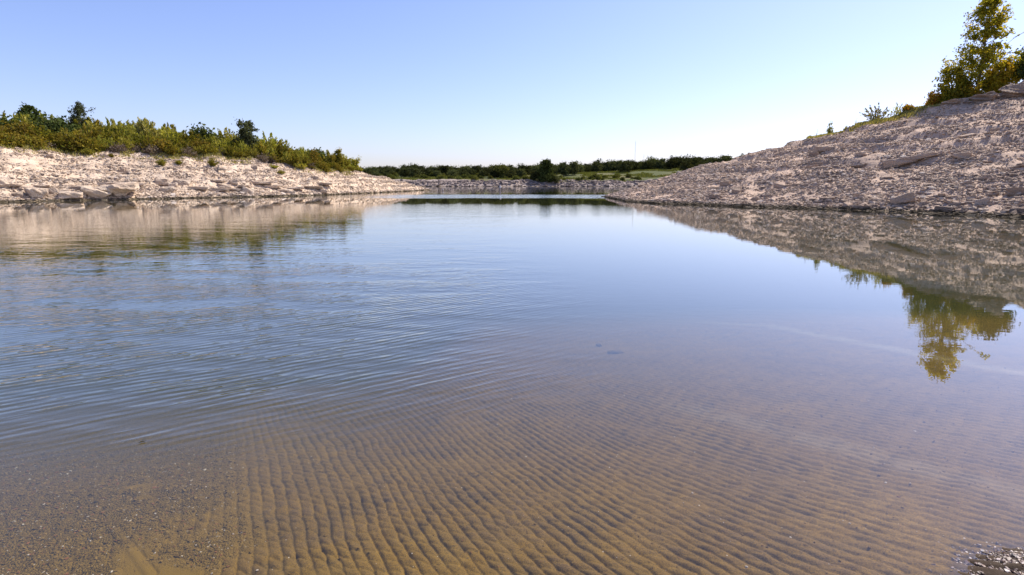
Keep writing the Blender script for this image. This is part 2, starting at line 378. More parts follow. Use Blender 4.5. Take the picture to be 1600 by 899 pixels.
# pale strips where the ramp slabs meet, seen through the water
def line_d(x, y, p, q):
    (x0, y0), (x1, y1) = p, q; L = math.hypot(x1 - x0, y1 - y0)
    return np.abs((x - x0) * (y1 - y0) - (y - y0) * (x1 - x0)) / L
pale = .5 * ss(.20, .04, line_d(X, Y, bedpt(1000, 490), bedpt(1560, 577))) * ss(13, 10, Y) + .22 * ss(.22, .03, line_d(X, Y, bedpt(1000, 618), bedpt(1560, 765))) * (X > -.2) * ss(5, 4.2, Y)
pale = pale * (D_ < 16) * (X > -.5) * ss(-.5, .8, X)
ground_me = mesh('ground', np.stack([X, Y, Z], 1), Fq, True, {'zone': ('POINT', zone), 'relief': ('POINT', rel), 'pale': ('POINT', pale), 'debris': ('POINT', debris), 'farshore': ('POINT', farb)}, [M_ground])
link('ground', ground_me, kind='structure')

# ------------------------------------------------------------------ the lake
m, t = material('lake_water'); N = NT(t); P = N.pos()
sx = N.n('ShaderNodeSeparateXYZ'); t.links.new(P, sx.inputs[0]); x, y = sx.outputs[0], sx.outputs[1]
big = N.math('SUBTRACT', N.noise(N.mapping(P, 0, (1, .35, 1)), .16, 2), .5)
# breeze reaches the water left of a wandering line; the lee of the right bank stays calm
u_ = N.math('ADD', N.math('ADD', x, N.math('MULTIPLY', y, -.10)), N.math('MULTIPLY', big, 5.0))
breeze = N.ramp(u_, .8, -3.2)
nearfade = N.ramp(N.math('ADD', y, N.math('MULTIPLY', x, -.25)), 3.2, 4.6)
farfade = N.ramp(N.math('ADD', y, N.math('MULTIPLY', big, 10.0)), 40, 22)
gust = N.ramp(N.noise(N.mapping(P, R(20), (.35, .9, 1)), 1.0, 3, .6), .36, .62, .35, 1.25)
amp = N.math('MULTIPLY', N.math('MULTIPLY', N.math('MULTIPLY', breeze, nearfade), farfade), gust)
short = N.ramp(y, 5, 14, 1.3, .07); longw = N.ramp(y, 6, 19, 1.1, .40)
midr = N.math('MULTIPLY', N.ramp(u_, 7, 0), N.math('MULTIPLY', N.ramp(y, 4.5, 7), N.ramp(y, 34, 20)))
band = N.math('MULTIPLY', N.ramp(N.math('ADD', y, N.math('MULTIPLY', big, 8)), 59, 63), N.ramp(N.math('ADD', y, N.math('MULTIPLY', big, 8)), 84, 74))
band = N.math('MULTIPLY', band, N.ramp(x, -26, -14))
midfar = N.math('MULTIPLY', N.ramp(y, 22, 30), N.ramp(y, 46, 38)); midfar = N.math('MULTIPLY', midfar, N.math('MULTIPLY', N.ramp(x, 12, 4), N.ramp(x, -22, -6)))
W1 = N.mapping(P, -R(36), (1, 1, 1))
r1 = N.noise(N.mapping(W1, 0, (1.6, 9.5, 1)), 1.0, 2, .45, .6)
wv = N.n('ShaderNodeTexWave', wave_type='BANDS', bands_direction='Y', wave_profile='SIN'); N.set(wv.inputs['Vector'], W1)
wv.inputs['Scale'].default_value = 3.1; wv.inputs['Distortion'].default_value = 5.0; wv.inputs['Detail'].default_value = 2; wv.inputs['Detail Scale'].default_value = .35
r2 = N.noise(N.mapping(N.mapping(P, -R(12), (1, 1, 1)), 0, (1.7, 3.2, 1)), 1.0, 3, .6)
fine = N.noise(N.mapping(N.mapping(P, R(10), (1, 1, 1)), 0, (3.0, 11, 1)), 1.0, 2, .5)
h1 = N.math('ADD', N.math('MULTIPLY', r1, .0080), N.math('MULTIPLY', wv.outputs[1], .0020))
h1 = N.math('MULTIPLY', h1, short)
h1 = N.math('ADD', h1, N.math('MULTIPLY', N.math('MULTIPLY', r2, .0095), longw))
h = N.math('MULTIPLY', h1, amp)
h = N.math('ADD', h, N.math('MULTIPLY', N.math('MULTIPLY', fine, .0010), N.math('ADD', midr, .04)))
h = N.math('ADD', h, N.math('MULTIPLY', N.math('MULTIPLY', r2, .010), N.math('ADD', N.math('MULTIPLY', band, 2.2), N.math('ADD', N.math('MULTIPLY', midfar, .35), N.ramp(y, 80, 130, 0, .45)))))
h = N.math('ADD', h, N.math('MULTIPLY', r2, .0005))
bn = N.n('ShaderNodeBump'); bn.inputs['Distance'].default_value = 1.0; bn.inputs['Strength'].default_value = 1.0; N.set(bn.inputs['Height'], h)
geo = N.n('ShaderNodeNewGeometry')
# wave faces turned away from the eye at a grazing angle are hidden behind the next crest: fold their slope back
def VM(op, a, b=None, sc=None):
    q = N.n('ShaderNodeVectorMath', operation=op); N.set(q.inputs[0], a)
    if b is not None: N.set(q.inputs[1], b)
    if sc is not None: N.set(q.inputs['Scale'], sc)
    return q
ic = geo.outputs['Incoming']; ih = VM('NORMALIZE', VM('MULTIPLY', ic, (1, 1, 0)).outputs[0]).outputs[0]
tt_ = VM('DOT_PRODUCT', bn.outputs[0], ih).outputs['Value']; isx = N.n('ShaderNodeSeparateXYZ'); t.links.new(ic, isx.inputs[0])
cc_ = N.math('MULTIPLY', N.math('ABSOLUTE', isx.outputs[2]), .42)
dl = N.math('SUBTRACT', N.math('SUBTRACT', N.math('ABSOLUTE', N.math('ADD', tt_, cc_)), cc_), tt_)
nrm = VM('NORMALIZE', VM('ADD', bn.outputs[0], VM('SCALE', ih, sc=dl).outputs[0]).outputs[0]).outputs[0]
dot = N.n('ShaderNodeVectorMath', operation='DOT_PRODUCT'); t.links.new(nrm, dot.inputs[0]); t.links.new(geo.outputs['Incoming'], dot.inputs[1])
cosv = N.math('ABSOLUTE', dot.outputs['Value']); k = N.math('SUBTRACT', 1.0, cosv, clamp=True)
fr = N.math('ADD', .02, N.math('MULTIPLY', N.math('POWER', k, 3.85), .98), clamp=True)
gls = N.n('ShaderNodeBsdfGlossy'); gls.inputs['Roughness'].default_value = 0.0; gls.inputs['Color'].default_value = (1, 1, 1, 1); t.links.new(nrm, gls.inputs['Normal'])
trn = N.n('ShaderNodeBsdfTransparent')
mx = N.n('ShaderNodeMixShader'); t.links.new(fr, mx.inputs[0]); t.links.new(trn.outputs[0], mx.inputs[1]); t.links.new(gls.outputs[0], mx.inputs[2])
va = N.n('ShaderNodeVolumeAbsorption'); va.inputs['Color'].default_value = (.66, .68, .50, 1); va.inputs['Density'].default_value = .60
vsn = N.n('ShaderNodeVolumeScatter'); vsn.inputs['Color'].default_value = (.64, .66, .34, 1); vsn.inputs['Density'].default_value = .065; vsn.inputs['Anisotropy'].default_value = .0
ad = N.n('ShaderNodeAddShader'); t.links.new(va.outputs[0], ad.inputs[0]); t.links.new(vsn.outputs[0], ad.inputs[1])
N.out(mx.outputs[0], ad.outputs[0])
try: m.cycles.homogeneous_volume = True
except Exception: pass
x0, x1, y0, y1, zb = -260, 260, -1.5, 275, -6
V = np.array([(x0, y0, 0), (x1, y0, 0), (x1, y1, 0), (x0, y1, 0), (x0, y0, zb), (x1, y0, zb), (x1, y1, zb), (x0, y1, zb)])
link('water', mesh('water', V, np.array([(0, 1, 2, 3), (7, 6, 5, 4), (0, 4, 5, 1), (1, 5, 6, 2), (2, 6, 7, 3), (3, 7, 4, 0)]), False, None, [m]), kind='structure')

# ------------------------------------------------------------------ stones
def ico(sub):
    import bmesh
    bm = bmesh.new(); bmesh.ops.create_icosphere(bm, subdivisions=sub, radius=1)
    v = np.array([q.co[:] for q in bm.verts]); f = np.array([[q.index for q in p.verts] for p in bm.faces]); bm.free(); return v, f
ICO = {k: ico(k) for k in (1, 2, 4, 5)}
def rock_shape(seed, sub, flat=.6, planes=13, rough=.05, blocky=False):
    r = rng_(seed); v, f = ICO[sub]
    n = r.normal(size=(planes, 3)); n /= np.linalg.norm(n, axis=1)[:, None]
    n = np.vstack([n, [[0, 0, 1], [0, 0, -1]], r.normal(size=(2, 3)) * (1, 1, .1)]); n /= np.linalg.norm(n, axis=1)[:, None]
    d = np.concatenate([r.uniform(.62, 1.0, planes), [.6, .6, .7, .75]])
    if blocky:
        ax = np.array([[1, 0, 0], [-1, 0, 0], [0, 1, 0], [0, -1, 0], [0, 0, 1.], [0, 0, -1.]]) + r.normal(size=(6, 3)) * (.20, .20, .06)
        ex = r.normal(size=(5, 3)) * (1, 1, .35); n = np.vstack([ax, ex]); n /= np.linalg.norm(n, axis=1)[:, None]; d = np.concatenate([r.uniform(.72, .95, 4), [.55, .55], r.uniform(.80, 1.05, 5)])
    dt = v @ n.T; rr = np.min(np.where(dt > .05, d / np.maximum(dt, .05), 9), axis=1)
    p = v * np.minimum(rr, 1.25)[:, None]
    if rough: p = p * (1 + rough * fbm(v[:, 0] * 2.5 + v[:, 2] * 3.1 + seed, v[:, 1] * 2.5 - v[:, 2] * 1.7, seed, 4))[:, None]
    return p * (1, 1, flat), f
def stones(name, pos, size, seed, mat, flats=(.35, .8), nproto=10, sub=1, tint=None, slope_tilt=.35, **props):
    """many small stones in ONE mesh (nobody could count them)"""
    r = rng_(seed); n = len(pos); Vs = []; Fs = []; Ts = []; off = 0
    pr = [rock_shape(seed * 7 + q, sub, 1.0, 7, 0) for q in range(nproto)]; pid = r.integers(0, nproto, n)
    tint = r.uniform(0, 1, n) if tint is None else tint
    for q in range(nproto):
        idx = np.where(pid == q)[0]; v, f = pr[q]; m_ = len(idx)
        if not m_: continue
        az = r.uniform(0, 6.283, m_); sc = np.stack([size[idx] * r.uniform(.8, 1.5, m_), size[idx] * r.uniform(.6, 1.1, m_), size[idx] * r.uniform(*flats, m_)], 1)
        p = v[None] * sc[:, None, :]
        tl = r.normal(0, slope_tilt, m_); c, s = np.cos(tl)[:, None], np.sin(tl)[:, None]
        p = np.stack([p[..., 0], p[..., 1] * c - p[..., 2] * s, p[..., 1] * s + p[..., 2] * c], -1)
        c, s = np.cos(az)[:, None], np.sin(az)[:, None]
        p = np.stack([p[..., 0] * c - p[..., 1] * s, p[..., 0] * s + p[..., 1] * c, p[..., 2]], -1) + pos[idx][:, None, :]
        Vs.append(p.reshape(-1, 3)); Fs.append((f[None] + (np.arange(m_) * len(v))[:, None, None] + off).reshape(-1, 3)); off += m_ * len(v)
        Ts.append(np.repeat(tint[idx], len(f)))
    me = mesh(name, np.vstack(Vs), np.vstack(Fs), False, {'tint': ('FACE', np.concatenate(Ts))}, [mat])
    return link(name, me, **props)
def polar_pts(r, n, a0, a1, sa, sd_, ea, ed, t0=0, t1=1.05, pw=1.0):
    a = r.uniform(a0, a1, n); s = np.interp(a, sa, sd_); e = np.interp(a, ea, ed); t = t0 + (t1 - t0) * r.uniform(0, 1, n) ** pw
    d = s + (e - s) * t; return d * np.sin(a), d * np.cos(a)
def psize(r, n, lo, hi, k=2.6):
    u = r.uniform(0, 1, n); return lo * (1 - u * (1 - (lo / hi) ** k)) ** (-1 / k)
def scatter(name, seed, n, rng_args, lo, hi, mat, emb=.15, **kw):
    r = rng_(seed); xx, yy = polar_pts(r, n, *rng_args)
    clump = fbm(xx * .7, yy * .7, seed, 3) > r.uniform(-1.0, .6, n); xx, yy = xx[clump], yy[clump]
    sz = psize(r, len(xx), lo, hi); zz = H(xx, yy) + sz * emb
    return stones(name, np.stack([xx, yy, zz], 1), sz, seed, mat, **kw)
Lr = (ls_a, ls_d, le_a, le_d); Rr = (rs_a, rs_d, re_a, re_d)
scatter('rubble', 101, 115000, (R(-46), LTIP - .003, *Lr, -.02, 1.08), .04, .26, M_rock_l, kind='stuff', label='loose pale limestone rubble covering the left bank')
scatter('rubble', 102, 215000, (RTIP + .002, R(46), *Rr, -.02, 1.05), .036, .21, M_rock_r, kind='stuff', label='loose grey pink limestone rubble covering the right slope')
scatter('rubble', 103, 2600, (R(-44), LTIP - .01, *Lr, -.03, .08), .10, .36, M_rock_l, kind='stuff', label='broken stones lying along the left waterline')
scatter('rubble', 104, 3000, (RTIP + .002, R(44), *Rr, -.02, .08), .08, .30, M_rock_r, kind='stuff', label='broken stones lying along the right waterline')
r = rng_(105); n = 5200; xx = r.uniform(-120, 130, n)
fsx = 252 + 5 * fbm(xx * .02, 0 * xx, 71, 3) + 2 * vn(xx * .15, 0 * xx, 74) - np.clip(np.abs(xx) - 90, 0, 80) * .8
yy = fsx + r.uniform(-.3, 9, n); sz = psize(r, n, .25, 1.3, 1.8)
stones('rubble', np.stack([xx, yy, H(xx, yy) + sz * .1], 1), sz, 105, M_rock_f, tint=r.uniform(0, .55, n), kind='stuff', label='grey rock rubble lining the far shore')

# wet gravel in the near right corner, pebbles over the silt
m_peb, t_ = material('wet_pebble'); N = NT(t_); P = N.pos()
tn = N.attr('tint').outputs['Fac']
cc = N.mix(tn, (.05, .028, .018), (.20, .12, .08)); cc = N.mix(N.ramp(tn, .90, .95), cc, (.55, .45, .38))
N.out(N.pbr(cc, .42, N.bump(N.noise(P, 150, 3), .004, .6), .5))
m_dry, t_ = material('silty_pebble'); N = NT(t_); tn = N.attr('tint').outputs['Fac']
cc = N.mix(tn, (.085, .048, .008), (.21, .13, .028)); cc = N.mix(N.ramp(tn, .975, .985), cc, (.42, .36, .28)); cc = N.mix(N.ramp(tn, .10, .04), cc, (.20, .085, .025))
N.out(N.pbr(cc, .9, None, .2))
r = rng_(111); n = 5200; xx = r.normal(SHOAL[0], .16, n); yy = r.normal(SHOAL[1], .085, n); sz = psize(r, n, .003, .013, 2.2)
stones('gravel', np.stack([xx, yy, H(xx, yy) + sz * .25], 1), sz, 111, m_peb, kind='stuff', label='wet brown gravel breaking the surface in the near corner')
r = rng_(112); n = 30000; xx = r.uniform(-5.2, -.9, n); yy = r.uniform(1.9, 4.6, n)
hh, _, g_, s_, _ = silt(xx, yy); kp = (g_ > r.uniform(.05, 1.05, n)); xx, yy, hh = xx[kp], yy[kp], hh[kp]; sz = psize(r, len(xx), .0035, .013, 2.5)
stones('gravel', np.stack([xx, yy, H(xx, yy) + hh - .026 + sz * .3], 1), sz, 112, m_dry, kind='stuff', label='fine brown gravel under shallow water at the left')
r = rng_(113); n = 9000; xx = r.uniform(-2.4, 5.5, n); yy = r.uniform(1.9, 5.5, n); hh = silt(xx, yy)[0]; sz = psize(r, n, .002, .009, 2.5)
stones('pebbles', np.stack([xx, yy, H(xx, yy) + hh - .026 + sz * .3], 1), sz, 113, m_dry, tint=np.where(r.uniform(0, 1, n) > .90, .99, r.uniform(0, .7, n)), kind='stuff', label='tiny pale and dark pebbles scattered over the grooved silt')

# counted boulders, each its own object
def at(px, py_d, D=None):
    """world x, y for photograph column px at distance D"""
    a, _ = ray(px, py_d); return D * math.sin(a), D * math.cos(a)
def hit(px, py):
    """first place where the photograph's sight line meets the terrain"""
    a, tn_ = ray(px, py); d = np.linspace(20, 140, 6000); zz = H(d * math.sin(a), d * math.cos(a))
    k_ = np.where(zz > EYE + d * tn_)[0]; dd = d[k_[0]] if len(k_) else 75.0
    return dd * math.sin(a), dd * math.cos(a), dd
def boulder(px, py, wpx, hpx, mat, label, seed, name='boulder', tilt=(0, 0), rz=None, group=None, depth=.7, tint=.6, sink=.25, planes=12, under=0.0):
    bx, by, bd = hit(px, py); a = math.atan2(bx, by)
    mpp = bd * math.cos(a) / 895.0
    wx_ = wpx * mpp * math.cos(a) * .66; hz_ = hpx * mpp * .80
    v, f = rock_shape(seed, 5 if name == 'rock_outcrop' else 4, 1.0, planes, .3 if name == 'rock_outcrop' else .10, blocky=name != 'rock_outcrop')
    if under: v = v * np.stack([1 - under * ss(.25, -.6, v[:, 2])] * 2 + [np.ones(len(v))], 1)
    v = v * (wx_, wx_ * depth, hz_)
    me = mesh(name, v, f, False, {'tint': ('FACE', np.full(len(f), tint))}, [mat])
    o = link(name, me, loc=(bx, by, float(H(bx, by)) + hz_ * (1 - 2 * sink) * .8), label=label, category='boulder' if name == 'boulder' else 'rock')
    o.rotation_euler = (tilt[0], tilt[1], (-a if rz is None else rz)); 
    if group: o['group'] = group
    return o
B = boulder
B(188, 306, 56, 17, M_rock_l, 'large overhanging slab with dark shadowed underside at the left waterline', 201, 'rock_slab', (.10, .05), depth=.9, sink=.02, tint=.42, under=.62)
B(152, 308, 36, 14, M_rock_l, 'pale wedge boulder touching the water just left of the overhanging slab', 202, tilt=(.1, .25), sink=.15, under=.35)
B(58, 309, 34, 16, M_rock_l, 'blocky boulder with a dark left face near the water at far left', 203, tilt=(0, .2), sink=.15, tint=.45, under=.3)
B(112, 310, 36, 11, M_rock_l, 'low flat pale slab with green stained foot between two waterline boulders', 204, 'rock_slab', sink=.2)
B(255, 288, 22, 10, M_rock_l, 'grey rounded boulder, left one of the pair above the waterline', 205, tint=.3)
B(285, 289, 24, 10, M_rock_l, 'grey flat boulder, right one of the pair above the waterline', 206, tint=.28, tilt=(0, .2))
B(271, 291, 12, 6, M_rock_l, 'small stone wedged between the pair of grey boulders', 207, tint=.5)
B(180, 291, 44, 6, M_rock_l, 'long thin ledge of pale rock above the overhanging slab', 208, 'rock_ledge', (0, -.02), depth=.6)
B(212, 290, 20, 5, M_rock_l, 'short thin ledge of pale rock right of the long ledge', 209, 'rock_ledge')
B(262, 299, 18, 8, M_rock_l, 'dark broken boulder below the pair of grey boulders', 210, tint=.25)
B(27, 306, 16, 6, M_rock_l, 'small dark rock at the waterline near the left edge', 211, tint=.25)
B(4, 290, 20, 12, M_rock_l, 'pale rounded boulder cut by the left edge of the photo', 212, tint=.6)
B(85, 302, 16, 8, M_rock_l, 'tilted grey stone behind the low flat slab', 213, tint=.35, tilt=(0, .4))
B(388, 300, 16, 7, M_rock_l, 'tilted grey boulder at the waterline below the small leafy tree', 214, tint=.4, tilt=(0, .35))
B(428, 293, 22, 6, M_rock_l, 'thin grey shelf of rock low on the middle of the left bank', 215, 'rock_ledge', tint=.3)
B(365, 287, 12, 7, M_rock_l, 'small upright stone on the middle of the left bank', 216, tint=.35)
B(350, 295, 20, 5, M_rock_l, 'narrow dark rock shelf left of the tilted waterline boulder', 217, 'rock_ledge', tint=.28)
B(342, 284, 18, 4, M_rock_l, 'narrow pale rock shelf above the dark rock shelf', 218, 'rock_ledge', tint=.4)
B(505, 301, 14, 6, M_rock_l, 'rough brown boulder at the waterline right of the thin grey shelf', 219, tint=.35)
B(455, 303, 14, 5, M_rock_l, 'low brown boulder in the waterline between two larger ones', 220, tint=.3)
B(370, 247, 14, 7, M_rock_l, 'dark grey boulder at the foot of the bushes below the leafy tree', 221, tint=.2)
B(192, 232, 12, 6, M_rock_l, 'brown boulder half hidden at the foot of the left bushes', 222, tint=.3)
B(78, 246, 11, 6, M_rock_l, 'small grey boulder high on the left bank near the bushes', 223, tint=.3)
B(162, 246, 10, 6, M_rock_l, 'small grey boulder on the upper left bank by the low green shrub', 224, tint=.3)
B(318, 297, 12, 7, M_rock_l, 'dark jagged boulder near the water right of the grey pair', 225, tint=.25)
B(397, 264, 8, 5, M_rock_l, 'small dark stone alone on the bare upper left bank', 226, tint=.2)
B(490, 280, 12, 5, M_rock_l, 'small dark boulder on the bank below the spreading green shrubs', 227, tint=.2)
for k_, (px, py) in enumerate([(190, 268), (200, 270), (211, 268)]):
    B(px, py, 8, 5, M_rock_l, ['small brown stone, left of three in the middle of the left bank', 'small brown stone, middle of three in the middle of the left bank', 'small brown stone, right of three in the middle of the left bank'][k_], 230 + k_, tint=.3)
# right bank
B(1408, 257, 46, 13, M_rock_r, 'smooth pale grey boulder at the lower end of the long rock bar', 240, tilt=(0, -.22), tint=.62, sink=.3)
B(1440, 249, 62, 8, M_rock_r, 'long low bar of rock running up the right slope', 241, 'rock_ledge', (0, -.24), depth=.35, tint=.5)
B(1283, 237, 20, 11, M_rock_r, 'angular grey boulder standing high on the right slope', 242, tint=.35)
B(1275, 259, 14, 6, M_rock_r, 'flat grey stone below the angular boulder on the right slope', 243, tint=.45)
B(1272, 245, 12, 8, M_rock_r, 'dark cracked stone at the lower left of the angular boulder', 244, tint=.15)
B(1408, 318, 34, 16, M_rock_r, 'large pointed brown boulder near the right waterline', 245, tilt=(0, -.3), tint=.35, sink=.2)
B(1345, 245, 14, 7, M_rock_r, 'pale flat stone between the angular boulder and the long rock bar', 246, tint=.7)
B(1505, 246, 24, 9, M_rock_r, 'wide grey boulder right of the long rock bar', 247, tint=.4)
B(1132, 290, 14, 9, M_rock_r, 'grey boulder on the lower slope near the point of the right bank', 248, tint=.3)
B(1150, 301, 12, 7, M_rock_r, 'brown boulder on the lower slope right of the grey boulder', 249, tint=.25)
B(1002, 292, 10, 6, M_rock_r, 'dark boulder near the tip of the right bank', 250, tint=.2)
B(1116, 310, 14, 8, M_rock_r, 'dark boulder close to the water on the lower right slope', 251, tint=.2)
B(1218, 293, 16, 7, M_rock_r, 'grey boulder low on the middle of the right slope', 252, tint=.35)
B(1345, 327, 24, 7, M_rock_r, 'dark slab at the right waterline left of the pointed boulder', 253, 'rock_slab', tint=.15)
B(1478, 329, 30, 8, M_rock_r, 'dark wet slab at the right waterline right of the pointed boulder', 254, 'rock_slab', tint=.12)
B(1535, 320, 20, 12, M_rock_r, 'pale upright stone near the right waterline by the right edge', 255, tint=.85)
B(1592, 332, 26, 9, M_rock_r, 'dark slab at the waterline cut by the right edge', 256, 'rock_slab', tint=.15)
B(1590, 303, 34, 11, M_rock_r, 'dark angular boulder above the waterline at the right edge', 257, tint=.2)
B(1180, 314, 12, 6, M_rock_r, 'small brown boulder by the water on the middle right bank', 258, tint=.3)
B(1060, 268, 12, 5, M_rock_r, 'low grey stone on the crest of the right bank near its tip', 259, tint=.35)
rl = rng_(280)
for k_ in range(18):
    px = 300 + k_ * 18 + rl.uniform(-8, 8) if k_ < 12 else 15 + (k_ - 12) * 26 + rl.uniform(-8, 8); py = np.interp(px, [0, 300, 520], [295, 293, 296]) + rl.uniform(-8, 7)
    B(px, py, rl.uniform(16, 36), rl.uniform(3, 5.5), M_rock_l, 'thin flat rock ledge in the layered rows low on the left bank', 281 + k_, 'rock_ledge', (0, rl.uniform(-.05, .08)), depth=rl.uniform(.4, .8), tint=rl.uniform(.25, .6), sink=.2, group='thin rock ledges low on the left bank')
for k_ in range(14):
    px = rl.uniform(1180, 1600); py = rl.uniform(np.interp(px, [1180, 1440, 1600], [262, 200, 170]), 318)
    B(px, py, rl.uniform(10, 24), rl.uniform(2.5, 5), M_rock_r, 'thin grey rock ledge jutting from the rubble of the right slope', 310 + k_, 'rock_ledge', (0, rl.uniform(-.25, 0)), depth=rl.uniform(.4, .8), tint=rl.uniform(.1, .5), sink=.25, group='thin rock ledges on the right slope')
# rock outcrop on the crest
B(1592, 150, 60, 26, M_rock_r, 'great eroded rock outcrop on the crest at the right edge', 260, 'rock_outcrop', (.1, -.25), tint=.22, depth=.9, sink=.3, planes=24)
B(1540, 158, 40, 14, M_rock_r, 'brown rock ledge on the crest below the tall tree', 261, 'rock_outcrop', (0, -.25), tint=.15, sink=.3, planes=20)
B(1492, 163, 34, 8, M_rock_r, 'low rock ledge on the crest below the short tree', 262, 'rock_outcrop', (0, -.12), tint=.35, sink=.3)

# ------------------------------------------------------------------ plants
def leaves(r, P_, s, up=None, aspect=.5, jit=.6, clump=None):
    """rhombic leaves: centres P_, half length s, optional preferred axis"""
    n = len(P_); v = r.normal(size=(n, 3))
    if up is not None: v = up + v * jit
    v /= np.linalg.norm(v, axis=1)[:, None] + 1e-9
    q = r.normal(size=(n, 3)); u = np.cross(v, q); u /= np.linalg.norm(u, axis=1)[:, None] + 1e-9
    s = np.broadcast_to(s, (n,))[:, None]
    V = np.stack([P_ - v * s, P_ + u * s * aspect - v * s * .1, P_ + v * s, P_ - u * s * aspect - v * s * .1], 1).reshape(-1, 3)
    Fc = np.arange(n * 4).reshape(-1, 4)
    tint = r.uniform(0, 1, n); odd = r.uniform(0, 1, n) * .6 + (.4 * clump if clump is not None else .2 * r.uniform(0, 1, n))
    return V, Fc, tint, odd
def leafmesh(name, parts, mat):
    Vs, Fs, T, O = [], [], [], []; off = 0
    for V, Fc, t_, o_ in parts: Vs.append(V); Fs.append(Fc + off); off += len(V); T.append(t_); O.append(o_)
    return mesh(name, np.vstack(Vs), np.vstack(Fs), False, {'tint': ('FACE', np.concatenate(T)), 'odd': ('FACE', np.concatenate(O))}, [mat])
def tubes(name, paths, mat, k=6):
    """paths: list of (points Nx3, radii N)"""
    Vs, Fs = [], []; off = 0; an = np.arange(k) / k * 2 * math.pi
    for p, rd in paths:
        p = np.asarray(p, float); rd = np.asarray(rd, float); n = len(p)
        tg = np.gradient(p, axis=0); tg /= np.linalg.norm(tg, axis=1)[:, None] + 1e-9
        ref = np.where(np.abs(tg[:, 2:3]) > .9, [[1., 0, 0]], [[0, 0, 1.]]); u = np.cross(tg, ref); u /= np.linalg.norm(u, axis=1)[:, None]; v = np.cross(tg, u)
        ring = p[:, None] + (u[:, None] * np.cos(an)[None, :, None] + v[:, None] * np.sin(an)[None, :, None]) * rd[:, None, None]
        Vs.append(ring.reshape(-1, 3)); a_, b_ = np.meshgrid(np.arange(n - 1), np.arange(k), indexing='ij'); b2 = (b_ + 1) % k
        Fs.append(np.stack([a_ * k + b_, a_ * k + b2, (a_ + 1) * k + b2, (a_ + 1) * k + b_], -1).reshape(-1, 4) + off); off += n * k
    return mesh(name, np.vstack(Vs), np.vstack(Fs), True, None, [mat])
def curve(p0, p1, sag, n=5):
    t_ = np.linspace(0, 1, n)[:, None]; p0 = np.asarray(p0, float); p1 = np.asarray(p1, float)
    mid = (p0 + p1) / 2 + sag; return (1 - t_) ** 2 * p0 + 2 * t_ * (1 - t_) * mid + t_ ** 2 * p1
def branch_tree(seed, h, wr, trunk_r, nb, leaf, leafmat, base_u=.15, prof=None, per=55, lean=(0, 0), spread=.32, up=.9, barkm=None, sub=4):
    """returns (trunk mesh, crown mesh); crown = leaf clusters at the ends of real limbs"""
    r = rng_(seed); prof = prof or (lambda u: math.sin(math.pi * min(1, u) ** .8) ** .7)
    tz = np.linspace(0, 1, 9); tp = np.stack([lean[0] * tz * h + .05 * h * vn(tz * 2, tz * 0 + seed), lean[1] * tz * h + .05 * h * vn(tz * 2, tz * 0 + seed + 9), tz * h * .95], 1); tp -= tp[0]
    paths = [(tp, trunk_r * (1 - .88 * tz))]; lp = []
    for b_ in range(nb):
        u = base_u + (1 - base_u) * (b_ + r.uniform(0, 1)) / nb; az = b_ * 2.4 + r.uniform(-.5, .5); L = wr * prof((u - base_u) / (1 - base_u)) * r.uniform(.65, 1.15) + .12
        st = max(.05, u - .22 * L / wr - .05); p0 = np.array([np.interp(st, tz, tp[:, q]) for q in range(3)])
        dr = np.array([math.cos(az), math.sin(az), up * r.uniform(.5, 1.3)]); p1 = p0 + dr * L
        p1[2] = min(p1[2], h * (1.0 if u > .8 else .97))
        cv = curve(p0, p1, (0, 0, -.08 * L)); paths.append((cv, np.linspace(trunk_r * .38 * (1 - .6 * u), .012, 5)))
        for s_ in range(sub):
            w_ = r.uniform(.35, 1.0); q0 = p0 + (p1 - p0) * w_ * .9; q1 = q0 + r.normal(size=3) * L * .22 + (0, 0, .10 * L) + dr * .12 * L
            paths.append((curve(q0, q1, 0, 3), np.array([.02, .012, .006]) * (1 + trunk_r * 3)))
            cl = q1 + r.normal(size=(per, 3)) * (spread * r.uniform(.6, 1.3)) * (1, 1, .8)
            ln_ = q0 + (q1 - q0) * r.uniform(0, 1, (per // 3, 1)) + r.normal(size=(per // 3, 3)) * spread * .35
            pts = np.vstack([cl, ln_]); pts[:, 2] = np.maximum(pts[:, 2], .1); lp.append(leaves(r, pts, r.uniform(leaf * .6, leaf * 1.25, len(pts)), aspect=.62, clump=np.full(len(pts), r.uniform(0, 1))))
    return tubes('trunk', paths, barkm or M_bark), leafmesh('crown', lp, leafmat)
def bush_feather(seed, h, wd, n, leafmat, leaf=.14, arch=.35, dens=26, asp=.30):
    """upright feathery shrub: stems from the root, leaves laid along them"""
    r = rng_(seed); paths = []; lp = []
    for s_ in range(n):
        az = r.uniform(0, 6.283); rr = wd * math.sqrt(r.uniform(0, 1)); hh = h * (1 - .55 * (rr / wd) ** 2) * r.uniform(.65, 1.05)
        p0 = np.array([math.cos(az) * rr * .35, math.sin(az) * rr * .35, 0]); p1 = np.array([math.cos(az) * rr, math.sin(az) * rr, hh]) + (r.normal(0, .08), r.normal(0, .08), 0)
        cv = curve(p0, p1, np.array([-math.cos(az), -math.sin(az), .3]) * rr * arch, 6); paths.append((cv, np.linspace(.016, .005, 6)))
        m_ = int(dens * hh); w_ = r.uniform(.12, 1.02, m_); pts = np.stack([np.interp(w_, np.linspace(0, 1, 6), cv[:, q]) for q in range(3)], 1) + r.normal(size=(m_, 3)) * .085 * h ** .5 * (1.2 - w_ * .9)[:, None]
        pts[:, 2] = np.maximum(pts[:, 2], .03); dr = (p1 - cv[3]); dr /= np.linalg.norm(dr)
        lp.append(leaves(r, pts, r.uniform(leaf * .6, leaf * 1.3, m_), up=dr[None] * 1.2, aspect=asp, jit=.45, clump=np.full(m_, r.uniform(0, 1))))
    return tubes('stems', paths, M_twig, 4), leafmesh('foliage', lp, leafmat)
